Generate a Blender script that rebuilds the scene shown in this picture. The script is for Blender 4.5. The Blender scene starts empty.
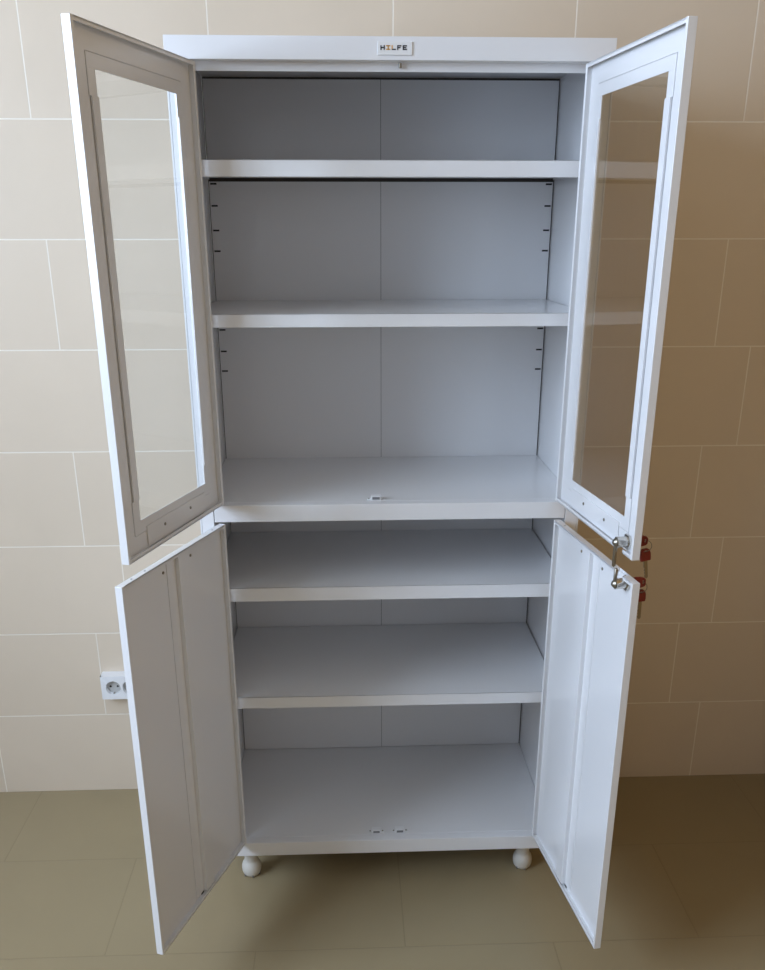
import bpy, bmesh, math
from mathutils import Vector, Matrix
R = math.radians
S = bpy.context.scene
COL = S.collection

# ------------------------------------------------------------------ materials
def mat(name, col, rough=.5, metal=0., spec=.5, coat=0., bump=None, mottle=None):
    m = bpy.data.materials.new(name); m.use_nodes = True
    nt = m.node_tree; b = nt.nodes['Principled BSDF']
    b.inputs['Base Color'].default_value = (*col, 1)
    b.inputs['Roughness'].default_value = rough
    b.inputs['Metallic'].default_value = metal
    b.inputs['Specular IOR Level'].default_value = spec
    b.inputs['Coat Weight'].default_value = coat
    b.inputs['Coat Roughness'].default_value = .15
    tc = nt.nodes.new('ShaderNodeTexCoord')
    if mottle:
        sc, amt = mottle
        n = nt.nodes.new('ShaderNodeTexNoise'); n.inputs['Scale'].default_value = sc
        n.inputs['Detail'].default_value = 4
        nt.links.new(tc.outputs['Object'], n.inputs['Vector'])
        mx = nt.nodes.new('ShaderNodeMix'); mx.data_type = 'RGBA'
        mx.inputs[6].default_value = (*[c*(1-amt) for c in col], 1)
        mx.inputs[7].default_value = (*[min(1, c*(1+amt)) for c in col], 1)
        nt.links.new(n.outputs['Fac'], mx.inputs[0])
        nt.links.new(mx.outputs[2], b.inputs['Base Color'])
    if bump:
        sc, st = bump
        n = nt.nodes.new('ShaderNodeTexNoise'); n.inputs['Scale'].default_value = sc
        nt.links.new(tc.outputs['Object'], n.inputs['Vector'])
        bp = nt.nodes.new('ShaderNodeBump'); bp.inputs['Strength'].default_value = st
        bp.inputs['Distance'].default_value = .001
        nt.links.new(n.outputs['Fac'], bp.inputs['Height'])
        nt.links.new(bp.outputs['Normal'], b.inputs['Normal'])
    return m

def tile_mat(name, c1, c2, grout, bw, rh, off, shift, mortar, rough, axis='XZ', mott=.05, bumpd=.0012):
    """running-bond tiles laid in object space (= world space, the walls stand at the origin)"""
    m = bpy.data.materials.new(name); m.use_nodes = True
    nt = m.node_tree; b = nt.nodes['Principled BSDF']
    tc = nt.nodes.new('ShaderNodeTexCoord'); sp = nt.nodes.new('ShaderNodeSeparateXYZ')
    cb = nt.nodes.new('ShaderNodeCombineXYZ'); ad = nt.nodes.new('ShaderNodeVectorMath'); ad.operation = 'ADD'
    nt.links.new(tc.outputs['Object'], sp.inputs[0])
    nt.links.new(sp.outputs[axis[0]], cb.inputs[0]); nt.links.new(sp.outputs[axis[1]], cb.inputs[1])
    nt.links.new(cb.outputs[0], ad.inputs[0]); ad.inputs[1].default_value = (*shift, 0)
    br = nt.nodes.new('ShaderNodeTexBrick'); br.offset = off; br.offset_frequency = 2; br.squash = 1
    nt.links.new(ad.outputs[0], br.inputs['Vector'])
    br.inputs['Scale'].default_value = 1
    br.inputs['Color1'].default_value = (*c1, 1); br.inputs['Color2'].default_value = (*c2, 1)
    br.inputs['Mortar'].default_value = (*grout, 1)
    br.inputs['Mortar Size'].default_value = mortar; br.inputs['Mortar Smooth'].default_value = .3
    br.inputs['Bias'].default_value = 0
    br.inputs['Brick Width'].default_value = bw; br.inputs['Row Height'].default_value = rh
    n = nt.nodes.new('ShaderNodeTexNoise'); n.inputs['Scale'].default_value = 5; n.inputs['Detail'].default_value = 5
    n.inputs['Distortion'].default_value = .6
    nt.links.new(tc.outputs['Object'], n.inputs['Vector'])
    mr = nt.nodes.new('ShaderNodeMapRange'); mr.inputs['To Min'].default_value = 1-mott; mr.inputs['To Max'].default_value = 1+mott
    nt.links.new(n.outputs['Fac'], mr.inputs['Value'])
    mul = nt.nodes.new('ShaderNodeVectorMath'); mul.operation = 'SCALE'
    nt.links.new(br.outputs['Color'], mul.inputs[0]); nt.links.new(mr.outputs[0], mul.inputs['Scale'])
    nt.links.new(mul.outputs[0], b.inputs['Base Color'])
    b.inputs['Roughness'].default_value = rough
    iv = nt.nodes.new('ShaderNodeMath'); iv.operation = 'SUBTRACT'; iv.inputs[0].default_value = 1
    nt.links.new(br.outputs['Fac'], iv.inputs[1])
    bp = nt.nodes.new('ShaderNodeBump'); bp.inputs['Distance'].default_value = bumpd; bp.inputs['Strength'].default_value = .5
    nt.links.new(iv.outputs[0], bp.inputs['Height']); nt.links.new(bp.outputs['Normal'], b.inputs['Normal'])
    return m

def glass_mat(name, tint):
    m = bpy.data.materials.new(name); m.use_nodes = True
    nt = m.node_tree; nt.nodes.clear()
    o = nt.nodes.new('ShaderNodeOutputMaterial'); mx = nt.nodes.new('ShaderNodeMixShader')
    t = nt.nodes.new('ShaderNodeBsdfTransparent'); g = nt.nodes.new('ShaderNodeBsdfGlossy'); f = nt.nodes.new('ShaderNodeMath')
    t.inputs[0].default_value = (*tint, 1); g.inputs['Roughness'].default_value = .015; 
    # Schlick reflectance, the same from either side of the pane
    lw = nt.nodes.new('ShaderNodeLayerWeight'); lw.inputs['Blend'].default_value = .5
    pw = nt.nodes.new('ShaderNodeMath'); pw.operation = 'POWER'; pw.inputs[1].default_value = 5
    f.operation = 'MULTIPLY_ADD'; f.inputs[1].default_value = .96; f.inputs[2].default_value = .04
    nt.links.new(lw.outputs['Facing'], pw.inputs[0]); nt.links.new(pw.outputs[0], f.inputs[0])
    nt.links.new(f.outputs[0], mx.inputs[0]); nt.links.new(t.outputs[0], mx.inputs[1]); nt.links.new(g.outputs[0], mx.inputs[2])
    nt.links.new(mx.outputs[0], o.inputs[0]); return m

def emit_mat(name, col, s):
    m = bpy.data.materials.new(name); m.use_nodes = True
    b = m.node_tree.nodes['Principled BSDF']
    b.inputs['Base Color'].default_value = (*col, 1)
    b.inputs['Emission Color'].default_value = (*col, 1); b.inputs['Emission Strength'].default_value = s
    return m

TW, TH, Z0, X0, OFF, YW, FZ = .3510, .2186, .2823, .0210, .2261, .3850, .0650
M_TILE = tile_mat('cream_wall_tile', (.735,.618,.487), (.715,.60,.470), (.90,.82,.71), TW, TH, 1-OFF,
                  (-X0+40*TW, -Z0+TH), .0016, .30, 'XZ', .045)
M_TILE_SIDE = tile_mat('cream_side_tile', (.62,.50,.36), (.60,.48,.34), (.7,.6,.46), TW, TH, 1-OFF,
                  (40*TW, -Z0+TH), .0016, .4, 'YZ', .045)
M_FLOOR = tile_mat('olive_floor_tile', (.325,.258,.15), (.32,.254,.147), (.28,.22,.125), .591, .2955, .5,
                  (.569+11.82, .187+5.91+.2955), .0016, .38, 'XY', .07, .0006)
M_CEIL = mat('ceiling_paint', (.75,.68,.58), .9, bump=(80, .2))
M_BOUNCE = mat('warm_bounce_brown', (.52,.30,.10), .9, bump=(60, .2))  # saturated brown chosen so the unseen right wall bounces warm light
M_GREY = mat('grey_wall_paint', (.50,.48,.46), .9, bump=(60, .2))
M_WHITE = mat('white_powder_coat', (.83,.82,.825), .28, coat=.6, bump=(900, .06))
M_LEG = mat('white_plastic', (.66,.63,.57), .35)
M_PLASTIC = mat('socket_plastic', (.85,.85,.86), .3)
M_WELL = mat('socket_well_plastic', (.50,.49,.47), .4)
M_GAP_SHADE = mat('gap_shade_dark', (.045,.035,.028), .6)  # dark colour standing in for shade inside the back gaps
M_HOLE_SHADE = mat('dark_hole_shade', (.02,.018,.016), .8)  # painted shade for holes and slots that are not cut
M_SHADE_MAGNET = mat('grey_recess_shade_magnet', (.2,.2,.21), .6)  # painted shade of notches, gaps and rim holes; also the magnets' own grey
M_CHROME = mat('chromed_metal', (.62,.60,.56), .22, metal=1, bump=(300, .05))
M_STEEL = mat('dull_steel', (.30,.27,.22), .35, metal=1)
M_RED = mat('red_key_plastic', (.20,.014,.012), .35)
M_PLATE = mat('badge_plate', (.84,.83,.82), .3)
M_BLACK = mat('badge_black', (.02,.02,.025), .5)
M_ORANGE = mat('badge_orange', (.75,.40,.10), .5)
M_GLASS = glass_mat('clear_glass', (.975,.98,.975))

# ------------------------------------------------------------------ geometry helpers
def box(bm, x0, x1, y0, y1, z0, z1):
    x0, x1 = sorted((x0, x1)); y0, y1 = sorted((y0, y1)); z0, z1 = sorted((z0, z1))
    v = [bm.verts.new(p) for p in ((x0,y0,z0),(x1,y0,z0),(x1,y1,z0),(x0,y1,z0),(x0,y0,z1),(x1,y0,z1),(x1,y1,z1),(x0,y1,z1))]
    for f in ((0,3,2,1),(4,5,6,7),(0,1,5,4),(1,2,6,5),(2,3,7,6),(3,0,4,7)): bm.faces.new([v[i] for i in f])

def lathe(bm, prof, origin=(0,0,0), axis=(0,0,1), n=32):
    q = Vector((0,0,1)).rotation_difference(Vector(axis)); o = Vector(origin); rings = []
    for r, z in prof:
        if r < 1e-7: rings.append([bm.verts.new(o + q @ Vector((0,0,z)))])
        else: rings.append([bm.verts.new(o + q @ Vector((r*math.cos(2*math.pi*i/n), r*math.sin(2*math.pi*i/n), z))) for i in range(n)])
    for a, b in zip(rings, rings[1:]):
        for i in range(n):
            j = (i+1) % n
            if len(a) == 1 and len(b) == 1: continue
            if len(a) == 1: bm.faces.new((a[0], b[j], b[i]))
            elif len(b) == 1: bm.faces.new((a[i], a[j], b[0]))
            else: bm.faces.new((a[i], a[j], b[j], b[i]))

def torus(bm, c, R_, r, axis, n=24, k=8):
    q = Vector((0,0,1)).rotation_difference(Vector(axis)); c = Vector(c); g = []
    for i in range(n):
        a = 2*math.pi*i/n
        g.append([bm.verts.new(c + q @ Vector(((R_+r*math.cos(2*math.pi*j/k))*math.cos(a), (R_+r*math.cos(2*math.pi*j/k))*math.sin(a), r*math.sin(2*math.pi*j/k)))) for j in range(k)])
    for i in range(n):
        for j in range(k):
            bm.faces.new((g[i][j], g[(i+1)%n][j], g[(i+1)%n][(j+1)%k], g[i][(j+1)%k]))

def prism(bm, pts, y0, y1):
    """polygon in XZ extruded along Y"""
    a = [bm.verts.new((x, y0, z)) for x, z in pts]; b = [bm.verts.new((x, y1, z)) for x, z in pts]
    bm.faces.new(a); bm.faces.new(b[::-1])
    for i in range(len(pts)):
        j = (i+1) % len(pts); bm.faces.new((a[i], b[i], b[j], a[j]))

def obj(name, bm, m, parent=None, bevel=0., smooth=False):
    bmesh.ops.recalc_face_normals(bm, faces=bm.faces)
    me = bpy.data.meshes.new(name); bm.to_mesh(me); bm.free()
    me.materials.append(m)
    o = bpy.data.objects.new(name, me); COL.objects.link(o); o.parent = parent
    if bevel:
        b = o.modifiers.new('Bevel', 'BEVEL'); b.width = bevel; b.segments = 2; b.limit_method = 'ANGLE'
        b.harden_normals = True
        for p in me.polygons: p.use_smooth = True
    elif smooth:
        for p in me.polygons: p.use_smooth = True
        e = o.modifiers.new('Edges', 'EDGE_SPLIT'); e.split_angle = R(35)
    return o

def boxes(name, lst, m, parent=None, bevel=0.):
    bm = bmesh.new()
    for b in lst: box(bm, *b)
    return obj(name, bm, m, parent, bevel)

def struct(name, lst, m, parent=None):
    o = boxes(name, lst, m, parent)
    if parent is None: o['kind'] = 'structure'
    return o

def thing(name, label, cat, loc=(0,0,0), group=None):
    o = bpy.data.objects.new(name, None); COL.objects.link(o); o.location = loc
    o.empty_display_size = .1
    o['label'] = label; o['category'] = cat
    if group: o['group'] = group
    return o

# ------------------------------------------------------------------ the room
RX0, RX1, RY0, RZ1 = -2.1, 1.2, -3.2, 2.75
struct('floor', [(RX0, RX1, RY0, YW, FZ-.1, FZ)], M_FLOOR)
struct('ceiling', [(RX0, RX1, RY0, YW, RZ1, RZ1+.1)], M_CEIL)
struct('wall_back', [(RX0-.1, RX1+.1, YW, YW+.1, FZ-.1, RZ1+.1)], M_TILE)
struct('wall_right_bounce', [(RX1, RX1+.1, RY0, YW, FZ-.1, RZ1+.1)], M_BOUNCE)  # unseen wall, set close and coloured to throw warm bounce on the tiles
struct('wall_front', [(RX0-.1, RX1+.1, RY0-.1, RY0, FZ-.1, RZ1+.1)], M_GREY)
WY0, WY1, WZ0, WZ1 = -2.12, -.62, 1.12, 2.62       # window opening in the left wall
struct('wall_left', [(RX0-.1, RX0, RY0, WY0, FZ-.1, RZ1+.1), (RX0-.1, RX0, WY1, YW, FZ-.1, RZ1+.1),
                     (RX0-.1, RX0, WY0, WY1, FZ-.1, WZ0), (RX0-.1, RX0, WY0, WY1, WZ1, RZ1+.1)], M_TILE_SIDE)
win = struct('window_1', [(RX0-.07, RX0-.02, WY0, WY0+.05, WZ0, WZ1), (RX0-.07, RX0-.02, WY1-.05, WY1, WZ0, WZ1),
                    (RX0-.07, RX0-.02, WY0, WY1, WZ0, WZ0+.05), (RX0-.07, RX0-.02, WY0, WY1, WZ1-.05, WZ1),
                    (RX0-.065, RX0-.025, (WY0+WY1)/2-.025, (WY0+WY1)/2+.025, WZ0, WZ1)], M_PLASTIC)
boxes('window_pane', [(RX0-.047, RX0-.043, WY0+.05, WY1-.05, WZ0+.05, WZ1-.05)], M_GLASS, win)

# ------------------------------------------------------------------ the cabinet
W2, B, D = .35, .3469, .3735
ZT, ZFB, ZR1, ZR2, ZB1, ZB2 = 1.6688, 1.6365, .9228, .8913, .1796, .1476
PX = .3245                                                       # inner edge of the front posts
cab = thing('metal_cabinet', 'tall white metal medical cabinet with four open doors, glazed above and solid below', 'cabinet')
def P(name, lst, m=M_WHITE, bevel=.0006, parent=None): return boxes(name, lst, m, parent or cab, bevel)

for s in (-1, 1):
    P('side_panel', [(s*B, s*W2, .0, D+.006, ZB2, ZT-.0015)])
    P('front_post', [(s*PX, s*(B-.0004), 0, .020, ZB2+.0005, ZFB-.0005)])
SEAM = -.003
for xa, xb in ((-B+.0024, SEAM-.0004), (SEAM+.0004, B-.0024)):
    P('back_panel', [(xa, xb, D, D+.0012, ZB1+.001, 1.4826), (xa, xb, D, D+.0012, 1.4895, ZT-.0060)], bevel=0)
P('rear_sheet', [(-B+.0004, B-.0004, D+.0035, D+.006, ZB2, ZT-.0018)], M_GAP_SHADE, bevel=0)  # rear sheet coloured dark so the gaps before it look shaded
top = P('top_panel', [(-W2, W2, -.0008, .0195, ZFB, ZT), (-W2, W2, .0195, D+.006, ZT-.0015, ZT),
                      (-PX, PX, .020, .0222, 1.6235, ZT-.002)])
P('bottom_panel', [(-B+.0005, B-.0005, .0205, D+.003, ZB1-.0015, ZB1), (-PX+.0008, PX-.0008, 0, .0200, ZB2, ZB1),
                   (-B+.0005, B-.0005, .0205, D+.003, ZB2, ZB2+.0015)])
P('fixed_shelf', [(-B+.0005, B-.0005, .0205, D-.0005, ZR1-.0015, ZR1), (-PX+.0012, PX-.0012, 0, .0200, ZR2, ZR1),
                  (-B+.0005, B-.0005, .0205, D-.0005, ZR2, ZR2+.0015)])
def shelf(zt, zl):
    y0, y1, hw = .0215, D-.0035, .3442
    return P('shelf', [(-hw, hw, y0, y1, zt-.0015, zt), (-hw, hw, y0, y0+.0015, zl, zt),
                       (-hw, hw, y0+.0015, y0+.012, zl, zl+.0015),
                       (-hw, hw, y1-.0015, y1, zt-.007, zt), (-hw, -hw+.0015, y0, y1, zt-.012, zt), (hw-.0015, hw, y0, y1, zt-.012, zt)])
for zt, zl in ((1.4977, 1.4722), (1.2568, 1.2345), (.7523, .7245), (.5161, .4912)): shelf(zt, zl)

# adjustment slots near both edges of the back, dark boxes painted as their shade
slot = None
for s in (-1, 1):
    for z in (1.4785, 1.438, 1.392, 1.3527, 1.1975, 1.1535, 1.1126):
        if slot is None:
            slot = boxes('shelf_slot_shade', [(-.0062, .0062, -.0006, .0004, -.0016, .0016)], M_HOLE_SHADE, cab)
            o = slot
        else:
            o = slot.copy(); COL.objects.link(o); o.parent = cab
        o.location = (s*.3360, D, z)

# legs: neck, ball foot with notches round the sole, grey boxes painted as their shade
leg0 = None
for x in (-.303, .298):
    for y in (.048, .335):
        bm = bmesh.new()
        lathe(bm, [(r_*.88, z_*(.9 if z_ < .05 else 1)) for r_, z_ in [(0,0),(.0150,0),(.0180,.002),(.0212,.007),(.0232,.013),(.0240,.020),(.0236,.027),(.0218,.0335),(.0188,.0385),(.0168,.0410),
                   (.0162,.044),(.0158,ZB2-FZ-.004),(.021,ZB2-FZ-.002),(.021,ZB2-FZ),(0,ZB2-FZ)]], n=40)
        if leg0 is None:
            leg0 = obj('leg', bm, M_LEG, cab, smooth=True); o = leg0
            bm = bmesh.new()
            for k in range(6):
                a = k*math.pi/3 + R(-78); g = bmesh.new()
                box(g, .0155, .0192, -.0009, .0009, .0015, .0085)
                g.transform(Matrix.Rotation(a, 4, 'Z'))
                me = bpy.data.meshes.new('t'); g.to_mesh(me); bm.from_mesh(me); g.free(); bpy.data.meshes.remove(me)
            fn0 = obj('foot_notch_shade', bm, M_SHADE_MAGNET, leg0)
        else:
            bm.free(); o = leg0.copy(); COL.objects.link(o); o.parent = cab
            c = fn0.copy(); COL.objects.link(c); c.parent = o
        o.location = (x, y, FZ)

# magnetic catches standing on the fixed shelf and the bottom
def catch(x, y, z, name='magnet_catch'):
    bm = bmesh.new()
    box(bm, -.0095, .0095, 0, .0125, 0, .0085); box(bm, -.0165, .0165, .003, .0115, 0, .0018)
    o = obj(name, bm, M_PLASTIC, cab, .0006); o.location = (x, y, z)
    boxes('magnet', [(-.0068, .0068, -.0012, .001, .0022, .0068)], M_SHADE_MAGNET, o)
    for s in (-1, 1):
        b2 = bmesh.new(); lathe(b2, [(0,0),(.0018,0),(.0018,.0008),(0,.0012)], (s*.0135, .0072, .0018), n=12)
        obj('screw', b2, M_STEEL, o, smooth=True)
    return o
catch(-.0265, .0225, ZR1)
for x in (-.028, .0225): catch(x, .0225, ZB1)
o = boxes('catch_tongue', [(-.0062, .0062, 0, .0015, -.006, 0), (-.0085, -.0062, 0, .0015, -.006, 0), (.0062, .0085, 0, .0015, -.006, 0)], M_PLASTIC, cab)
o.location = (-.0275, .0225, ZR2)
# lock keeper pin under the cornice
bm = bmesh.new(); lathe(bm, [(0,0),(.0022,0),(.0026,.0012),(.0026,.007),(0,.007)], (0,0,0), n=14)
o = obj('lock_keeper', bm, M_STEEL, cab, smooth=True); o.location = (.0135, .0150, ZFB-.0085)
bm = bmesh.new(); lathe(bm, [(.0013,0),(.0013,.004)], (0,0,0), n=10); bm.free()

# name plate with its lettering
plate = boxes('nameplate', [(-.0222, .0312, -.0026, -.0009, 1.6432, 1.6618)], M_PLATE, cab, .0005)
LX, LZ, LW, LH, ST, PITCH = -.0182, 1.6500, .0066, .0064, .0016, .0086
def letter(ch, i, m):
    x = LX + i*PITCH; z = LZ; L = []
    v = lambda a: L.append((x+a, x+a+ST, -.0031, -.0025, z, z+LH))
    h = lambda b, w=LW: L.append((x, x+w, -.0031, -.0025, z+b, z+b+ST))
    if ch == 'H': v(0); v(LW-ST); h(LH/2-ST/2)
    if ch == 'I': v(LW/2-ST/2); h(0); h(LH-ST)
    if ch == 'L': v(0); h(0)
    if ch == 'F': v(0); h(LH-ST); h(LH/2-ST/2, LW*.8)
    if ch == 'E': v(0); h(LH-ST); h(LH/2-ST/2, LW*.8); h(0)
    if ch == 'L':                                                 # the stem is orange, the foot dark
        boxes('lettering', L[:1], M_ORANGE, plate); L = L[1:]
    boxes('lettering', L, m, plate)
for i, (ch, m) in enumerate(zip('HILFE', (M_BLACK, M_ORANGE, M_BLACK, M_BLACK, M_BLACK))): letter(ch, i, m)

# ------------------------------------------------------------------ the doors
A, WD, T = .3038, .3357, .0128
def door(name, label, s, ang, z0, z1, upper):
    """s: -1 left, +1 right.  u runs from hinge to free edge, w inwards (0 = rim plane), outer skin at -T"""
    th = R(ang); e = (-s*math.cos(th), -math.sin(th)); q = -s
    H = z1 - z0; rim = .0065
    def bb(l): return [(u0, u1, q*w0, q*w1, a-z0, b-z0) for u0, u1, w0, w1, a, b in l]
    n0, n1 = .2675, .300                                          # cut-out for the lock bolt
    L = [(0, .0035, -T, 0, z0, z1), (.0035, rim, -.0015, 0, z0, z1), (WD-rim, WD, -T, 0, z0, z1)]
    lo = [(rim, WD-rim)]; hi = [(rim, WD-rim)]
    if s > 0:
        if upper: lo = [(rim, n0), (n1, WD-rim)]
        else: hi = [(rim, n0), (n1, WD-rim)]
    for a, b in lo: L += [(a, b, -T, 0, z0, z0+.0035), (a, b, -.0015, 0, z0, z0+rim)]
    for a, b in hi: L += [(a, b, -T, 0, z1-.0035, z1), (a, b, -.0015, 0, z1-rim, z1)]
    if upper:
        g0, g1, h0, h1 = .0505, .2780, .9755, 1.5845
        L += [(.0035, g0, -T, -T+.0015, z0, z1), (g1, WD-rim, -T, -T+.0015, z0, z1), (g0, g1, -T, -T+.0015, z0, h0), (g0, g1, -T, -T+.0015, h1, z1)]
    else:
        L += [(.0035, WD-rim, -T, -T+.0015, z0, z1)]
    d = boxes(name, bb(L), M_WHITE, cab, .0008)
    d.location = (s*A, 0, z0); d.rotation_euler = (0, 0, math.atan2(e[1], e[0]))
    if label: d['label'] = label
    def sub(n, l, m=M_WHITE, bevel=.0004): return boxes(n, bb(l), m, d, bevel)
    pz0, pz1, r0, r1 = z0+.0036, z1-.0036, .0036, WD-rim-.0002
    w0, w1 = -.0105, -.0095
    if upper:
        # inner skin around the pane, leaving the open slits beside the corner brackets
        a, b, c, f = .0360, .2955, 1.5509, 1.0100
        sub('inner_skin', [(r0, a-.0015, w0, w1, pz0, pz1), (b+.0016, r1, w0, w1, pz0, pz1),
                           (a-.0015, b+.0016, w0, w1, 1.6015, pz1), (a-.0015, b+.0016, w0, w1, pz0, .9563),
                           (b, b+.0016, w0, w1, f, c),
                           (a-.0015, a, w0, w1, c, 1.6015), (a-.0015, a, w0, w1, .9563, f)], bevel=0)
        for nm, l in (('glazing_bracket', [(a, b, w0, w1+.0004, 1.5828, 1.6008), (a, .0524, w0, w1+.0004, c, 1.5828), (.2762, b, w0, w1+.0004, c, 1.5828)]),
                      ('glazing_bracket', [(a, b, w0, w1+.0004, .9570, .9770), (a, .0524, w0, w1+.0004, .9770, f), (.2762, b, w0, w1+.0004, .9770, f)])):
            sub(nm, l, bevel=.0002)
        for l in ([(a+.0030, .0526, w0, w1+.0022, f, c)], [(.2760, b-.0035, w0, w1+.0022, f, c)]): sub('glazing_strip', l, bevel=.0003)
        # lining of the opening between the skins
        sub('opening_lining', [(g0-.001, g0, -T+.0001, w0, h0, h1), (g1, g1+.001, -T+.0001, w0, h0, h1),
                               (g0, g1, -T+.0001, w0, h0-.001, h0), (g0, g1, -T+.0001, w0, h1, h1+.001)], bevel=0)
        sub('lock_cover', [(.0590, .2620, w1+.0006, w1+.0022, pz0+.001, .9640)])
        gl = sub('glass_pane', [(.0470, .2815, -.0112, -.0099, .9725, 1.5875)], M_GLASS, 0)
        screws = [(.1170, .9522), (.2070, .9510)]
        sw = w1+.0022
    else:
        a0, a1 = .1405, .1680
        sub('inner_skin', [(r0, a0, w0, w1, pz0, pz1), (a1+.0280, r1, w0, w1, pz0, pz1), (a0, a1+.0280, w0-.0006, w0, pz0, pz1)], bevel=0)
        bm = bmesh.new()
        y = lambda w: q*w
        # folded stiffener: web standing proud with a flange along its free side
        for l in bb([(a0-.004, a1, w1-.0005, w1+.0080, pz0+.004, pz1-.0003), (a1, a1+.0268, w1-.001, w1+.0004, pz0+.004, pz1-.0003)]): box(bm, *l)
        obj('stiffener', bm, M_WHITE, d, .0008)
        sub('stiffener_gap_shade', [(a1+.0269, a1+.0279, w0, w1-.0006, pz0, pz1)], M_SHADE_MAGNET, 0)  # grey strip laid in the gap as its shade
        screws = [(.1165, z1-.0230), (.2060, z1-.0235)]
        sw = w1
        for u in (.300, .262, .040):
            if s > 0 and u > .05: continue
            hb = bmesh.new(); lathe(hb, [(0,-.0002),(.0017,-.0002),(.0017,.0003),(0,.0003)], (u, q*-.0062, H), n=12)
            obj('rim_hole_shade', hb, M_SHADE_MAGNET, d)  # grey disc on the rim, the hole's shade as colour
        sub('stiffener_foot_shade', [(a1+.0005, a1+.010, w1+.0002, w1+.0008, pz0+.0004, pz0+.0038)], M_HOLE_SHADE, 0)  # dark box painting the shade in the gap below the stiffener
    for u, z in screws:
        bm = bmesh.new(); lathe(bm, [(.0026,0),(.0026,.0010),(.0016,.0015),(.0008,.0004),(0,.0004)], (u, q*sw, z-z0), (0, q, 0), n=16)
        obj('screw', bm, M_STEEL, d, smooth=True)
    return d, e

UL, _ = door('glass_door', None, -1, 107.48, ZR1+.003, ZFB-.003, True)
UR, eU = door('glass_door', None, 1, 97.13, ZR1+.003, ZFB-.003, True)
LL, _ = door('metal_door', None, -1, 110.46, ZB1+.003, ZR2-.003, False)
LR, eL = door('metal_door', None, 1, 98.08, ZB1+.003, ZR2-.003, False)

# locks: barrel through the free edge of each right door, nut, and a bolt bar
def lock(d, u, z, zb, direction, name='lock'):
    z0 = d.location.z; q = -1
    bm = bmesh.new()
    lathe(bm, [(0,0),(.0105,0),(.0112,.001),(.0112,.003),(.0085,.0036),(.0085,.028),(0,.028)], (u, -q*(T+.0036), z-z0), (0, q, 0), n=28)
    b = obj(name, bm, M_CHROME, d, smooth=True)
    bm = bmesh.new()
    lathe(bm, [(.0086,0),(.0125,.0005),(.0130,.002),(.0125,.0042),(.0086,.0045)], (u, q*-.0090, z-z0), (0, q, 0), n=6)
    obj('lock_nut', bm, M_CHROME, d, smooth=True)
    bm = bmesh.new()
    lathe(bm, [(0,0),(.0045,0),(.0045,.010),(.0068,.0108),(.0068,.0128),(.0050,.0150),(.0026,.0170),(0,.0176)], (u, 0, z-z0), (0, q, 0), n=20)
    e = zb - z
    lathe(bm, [(0,0),(.0026,.0004),(.0030,.002),(.0030,abs(e)-.002),(.0016,abs(e)),(0,abs(e))], (u, q*.0118, z-z0), (0, 0, direction), n=14)
    obj('lock_bolt', bm, M_STEEL, d, smooth=True)
    return b
LUU, LUZ, LLU, LLZ = .3010, .9445, .3000, .8755
lock(UR, LUU, LUZ, .9050, -1)
lock(LR, LLU, LLZ, .9015, 1)

# ------------------------------------------------------------------ keys
def key_mesh(holed=True):
    """flat plastic bow centred so that its far end has the ring hole; blade runs along -Z from z=0 (bow above)"""
    bm = bmesh.new(); t = .0024
    out = [(-.0078, 0), (.0078, 0), (.0086, .004), (.0086, .012), (.0068, .0178), (.0040, .0200), (-.0040, .0200), (-.0068, .0178), (-.0086, .012), (-.0086, .004)]
    hole = [(-.0034, .0148), (.0034, .0148), (.0034, .0174), (-.0034, .0174)]
    # front/back faces with a rectangular ring hole
    def loop(y, pts): return [bm.verts.new((x, y, z)) for x, z in pts]
    for y in (-t, t):
        o = loop(y, out); h = loop(y, hole)
        # bridge outline to hole with hand-made quads/tris
        o_ = o
        bm.faces.new((o_[0], o_[1], h[1], h[0])); bm.faces.new((o_[1], o_[2], h[1])); bm.faces.new((o_[2], o_[3], h[1]))
        bm.faces.new((o_[3], o_[4], h[2], h[1])); bm.faces.new((o_[4], o_[5], h[2])); bm.faces.new((o_[5], o_[6], h[3], h[2]))
        bm.faces.new((o_[6], o_[7], h[3])); bm.faces.new((o_[7], o_[8], h[0], h[3])); bm.faces.new((o_[8], o_[9], h[0])); bm.faces.new((o_[9], o_[0], h[0]))
        if y < 0: fo, fh = o, h
        else:
            for a, b in ((fo, o), (fh, h)):
                for i in range(len(a)):
                    j = (i+1) % len(a); bm.faces.new((a[i], a[j], b[j], b[i]))
    return bm
def blade_mesh():
    bm = bmesh.new()
    prism(bm, [(-.0030, .002), (.0030, .002), (.0030, -.0275), (.0005, -.0305), (-.0012, -.0290), (-.0022, -.026), (-.0010, -.0235), (-.0026, -.021),
               (-.0014, -.0185), (-.0028, -.016), (-.0016, -.0135), (-.0030, -.0105)], -.0009, .0009)
    return bm
def key(name, label, loc, rot, group=None):
    t = thing(name, label, 'key', loc, group); t.rotation_euler = rot
    obj('key_head', key_mesh(), M_RED, t, .0007); obj('key_blade', blade_mesh(), M_STEEL, t)
    return t
def outer(e, u, z, out):
    n = Vector((-e[1], e[0], 0))                                  # outward normal of a right door
    return Vector((A, 0, 0)) + u*Vector((e[0], e[1], 0)) + (T+out)*n + Vector((0, 0, z))
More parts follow.
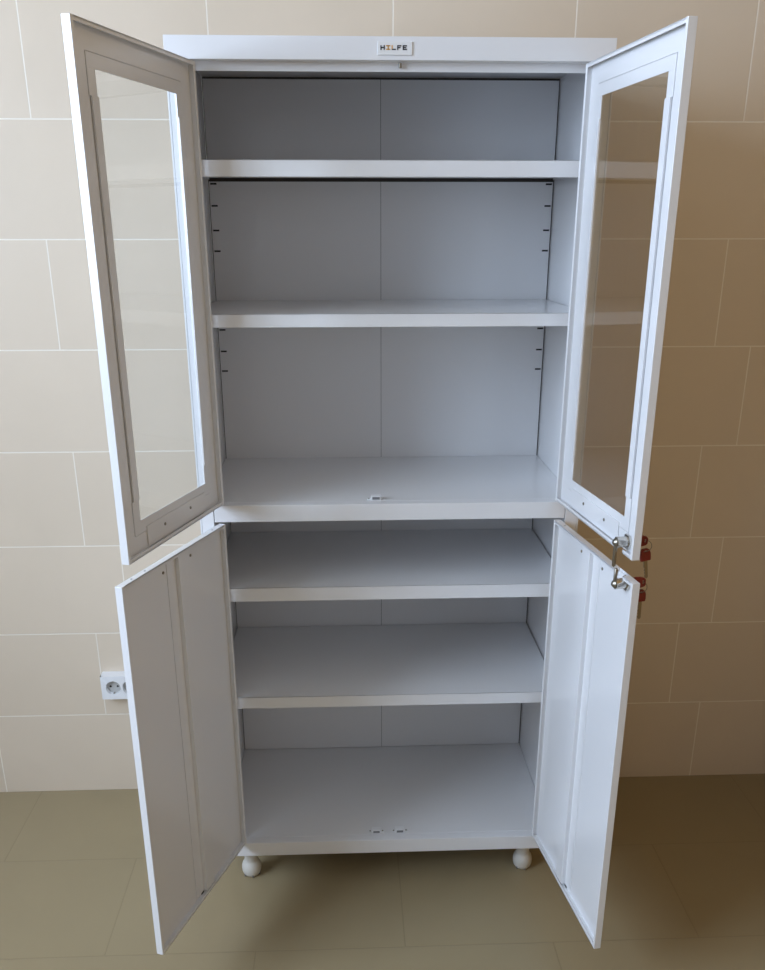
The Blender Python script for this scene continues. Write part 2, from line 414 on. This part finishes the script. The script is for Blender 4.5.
# inserted keys lie along the door's outward normal; hanging keys dangle from the rings
def inserted(label, e, u, z, tilt):
    n = Vector((-e[1], e[0], 0)); p = outer(e, u, z, .0066)
    az = math.atan2(n.y, n.x)
    # local +Z (bow) -> outward normal, the bow's flat side upright
    m = Matrix.Translation(p) @ Matrix.Rotation(az, 4, 'Z') @ Matrix.Rotation(R(90), 4, 'Y') @ Matrix.Rotation(R(tilt), 4, 'Z')
    t = key('key', label, (0,0,0), (0,0,0)); t.matrix_world = m
    return t, m @ Vector((0, 0, .0161))
tu, hu = inserted('red-headed key inserted in the lock of the upper right glass door', eU, LUU, LUZ, 6)
tl, hl = inserted('red-headed key inserted in the lock of the lower right solid door', eL, LLU, LLZ, -8)
def hang(label, ringlabel, h, dx, tip):
    c = h + Vector((dx, 0, -.0085))
    bm = bmesh.new(); torus(bm, (0,0,0), .0090, .00055, (.28, 1, 0), 26, 8)
    r = obj('key_ring', bm, M_STEEL, None, smooth=True); r.location = c
    r['label'] = ringlabel; r['category'] = 'key ring'
    ang = tip
    top = c + Vector((0, 0, -.0085))
    # key hangs with the hole at the ring's foot
    m = Matrix.Translation(top) @ Matrix.Rotation(R(12), 4, 'Z') @ Matrix.Rotation(R(ang), 4, 'Y') @ Matrix.Translation((0, 0, -.0161))
    t = key('key', label, (0,0,0), (0,0,0)); t.matrix_world = m
hang('red-headed key dangling from the ring at the upper right door lock', 'small wire ring joining the two upper red keys', hu, .0018, -8)
hang('red-headed key dangling from the ring at the lower right door lock', 'small wire ring joining the two lower red keys', hl, -.0022, -2)

# ------------------------------------------------------------------ double wall socket
SX0, SX1, SZ0, SZ1, SD = -.6760, -.5730, .3385, .3995, .0285
SC = (-.6245, YW, .369)
sock = thing('wall_socket', 'white double power socket on the tiled wall behind the lower left door', 'socket', SC)
bm = bmesh.new()
yf, yb, zc = YW-SD, YW-SD+.011, (SZ0+SZ1)/2
box(bm, SX0, SX1, yb, YW, SZ0, SZ1)
xm = (SX0+SX1)/2
for l in ((SX0, SX0+.002, yf+.002, yb, SZ0, SZ1), (SX1-.002, SX1, yf+.002, yb, SZ0, SZ1), (SX0, SX1, yf+.002, yb, SZ0, SZ0+.002), (SX0, SX1, yf+.002, yb, SZ1-.002, SZ1)): box(bm, *l)
wells = (SX0+.0285, SX0+.0675)
for xa, xb, xc in ((SX0, xm, wells[0]), (xm, SX1, wells[1])):       # front plate: a rectangle round each circular well
    n = 64; inn = []; out = []; bot = []
    for k in range(n):
        t = 2*math.pi*k/n; c, d_ = math.cos(t), math.sin(t)
        kx = ((xb-xc) if c > 0 else (xc-xa))/max(abs(c), 1e-6); kz = ((SZ1-zc) if d_ > 0 else (zc-SZ0))/max(abs(d_), 1e-6)
        m_ = min(kx, kz)
        inn.append(bm.verts.new((xc+.0178*c, yf, zc+.0178*d_))); out.append(bm.verts.new((xc+m_*c, yf+.0004, zc+m_*d_)))
        bot.append(bm.verts.new((xc+.0172*c, yb, zc+.0172*d_)))
    for k in range(n):
        j = (k+1) % n
        bm.faces.new((inn[k], inn[j], out[j], out[k])); bm.faces.new((inn[j], inn[k], bot[k], bot[j]))
box(bm, SX0, SX1, yf+.0006, yf+.0021, SZ0, SZ0+.0025); box(bm, SX0, SX1, yf+.0006, yf+.0021, SZ1-.0025, SZ1)
box(bm, SX0, SX0+.0025, yf+.0006, yf+.0021, SZ0, SZ1); box(bm, SX1-.0025, SX1, yf+.0006, yf+.0021, SZ0, SZ1)
def rel(bm): bm.transform(Matrix.Translation((-SC[0], -SC[1], -SC[2]))); return bm
obj('socket_housing', rel(bm), M_PLASTIC, sock)
for xc in wells:
    w = bmesh.new(); lathe(w, [(.0171, 0), (.0171, .0012), (0, .0012)], (xc, yb, zc), (0, -1, 0), n=48)
    o = obj('socket_well', rel(w), M_WELL, sock)
    for dx in (-.0085, .0085):
        w = bmesh.new(); lathe(w, [(.0026, 0), (.0026, .0016), (0, .0016)], (xc+dx, yb, zc), (0, -1, 0), n=16)
        obj('contact_hole_shade', rel(w), M_HOLE_SHADE, o)  # dark disc painted as the shade inside an uncut hole
    for dz in (-.0158, .0158):
        w = bmesh.new(); box(w, xc-.0022, xc+.0022, yb-.008, yb-.0012, zc+dz-.0009, zc+dz+.0009)
        obj('earth_clip', rel(w), M_CHROME, o)

# ------------------------------------------------------------------ light
def area(name, loc, rot, sx, sy, power, col):
    l = bpy.data.lights.new(name, 'AREA'); l.shape = 'RECTANGLE'; l.size = sx; l.size_y = sy; l.energy = power; l.color = col
    o = bpy.data.objects.new(name, l); COL.objects.link(o); o.location = loc; o.rotation_euler = rot; return o
area('window_daylight', (RX0-.09, (WY0+WY1)/2, (WZ0+WZ1)/2), (0, R(-90), 0), WZ1-WZ0, WY1-WY0, 120, (.665,.825,1.085))
w = bpy.data.worlds.new('World'); S.world = w; w.use_nodes = True
bg = w.node_tree.nodes['Background']; bg.inputs[0].default_value = (.665,.825,1.085,1); bg.inputs[1].default_value = 1.0

# ------------------------------------------------------------------ camera
fw = Vector((0.03837556, 0.93282544, -0.35827925)); rt = Vector((0.999142308, -0.0414010821, -0.000774068865)); up = Vector((0.01555522, 0.35794225, 0.93361415))
cd = bpy.data.cameras.new('camera'); cam = bpy.data.objects.new('camera', cd); COL.objects.link(cam)
mw = Matrix((rt, up, -fw)).transposed().to_4x4(); mw.translation = Vector((-.0809, -1.5879, 1.3842)); cam.matrix_world = mw
cd.sensor_fit = 'HORIZONTAL'; cd.sensor_width = 36; cd.lens = 898.875/765*36
cd.shift_y = (579.45-485)/765; cd.clip_start = .02
S.camera = cam
S.view_settings.view_transform = 'Standard'; S.view_settings.look = 'None'; S.view_settings.gamma = 1
S.view_settings.use_curve_mapping = False; S.view_settings.exposure = 0.0
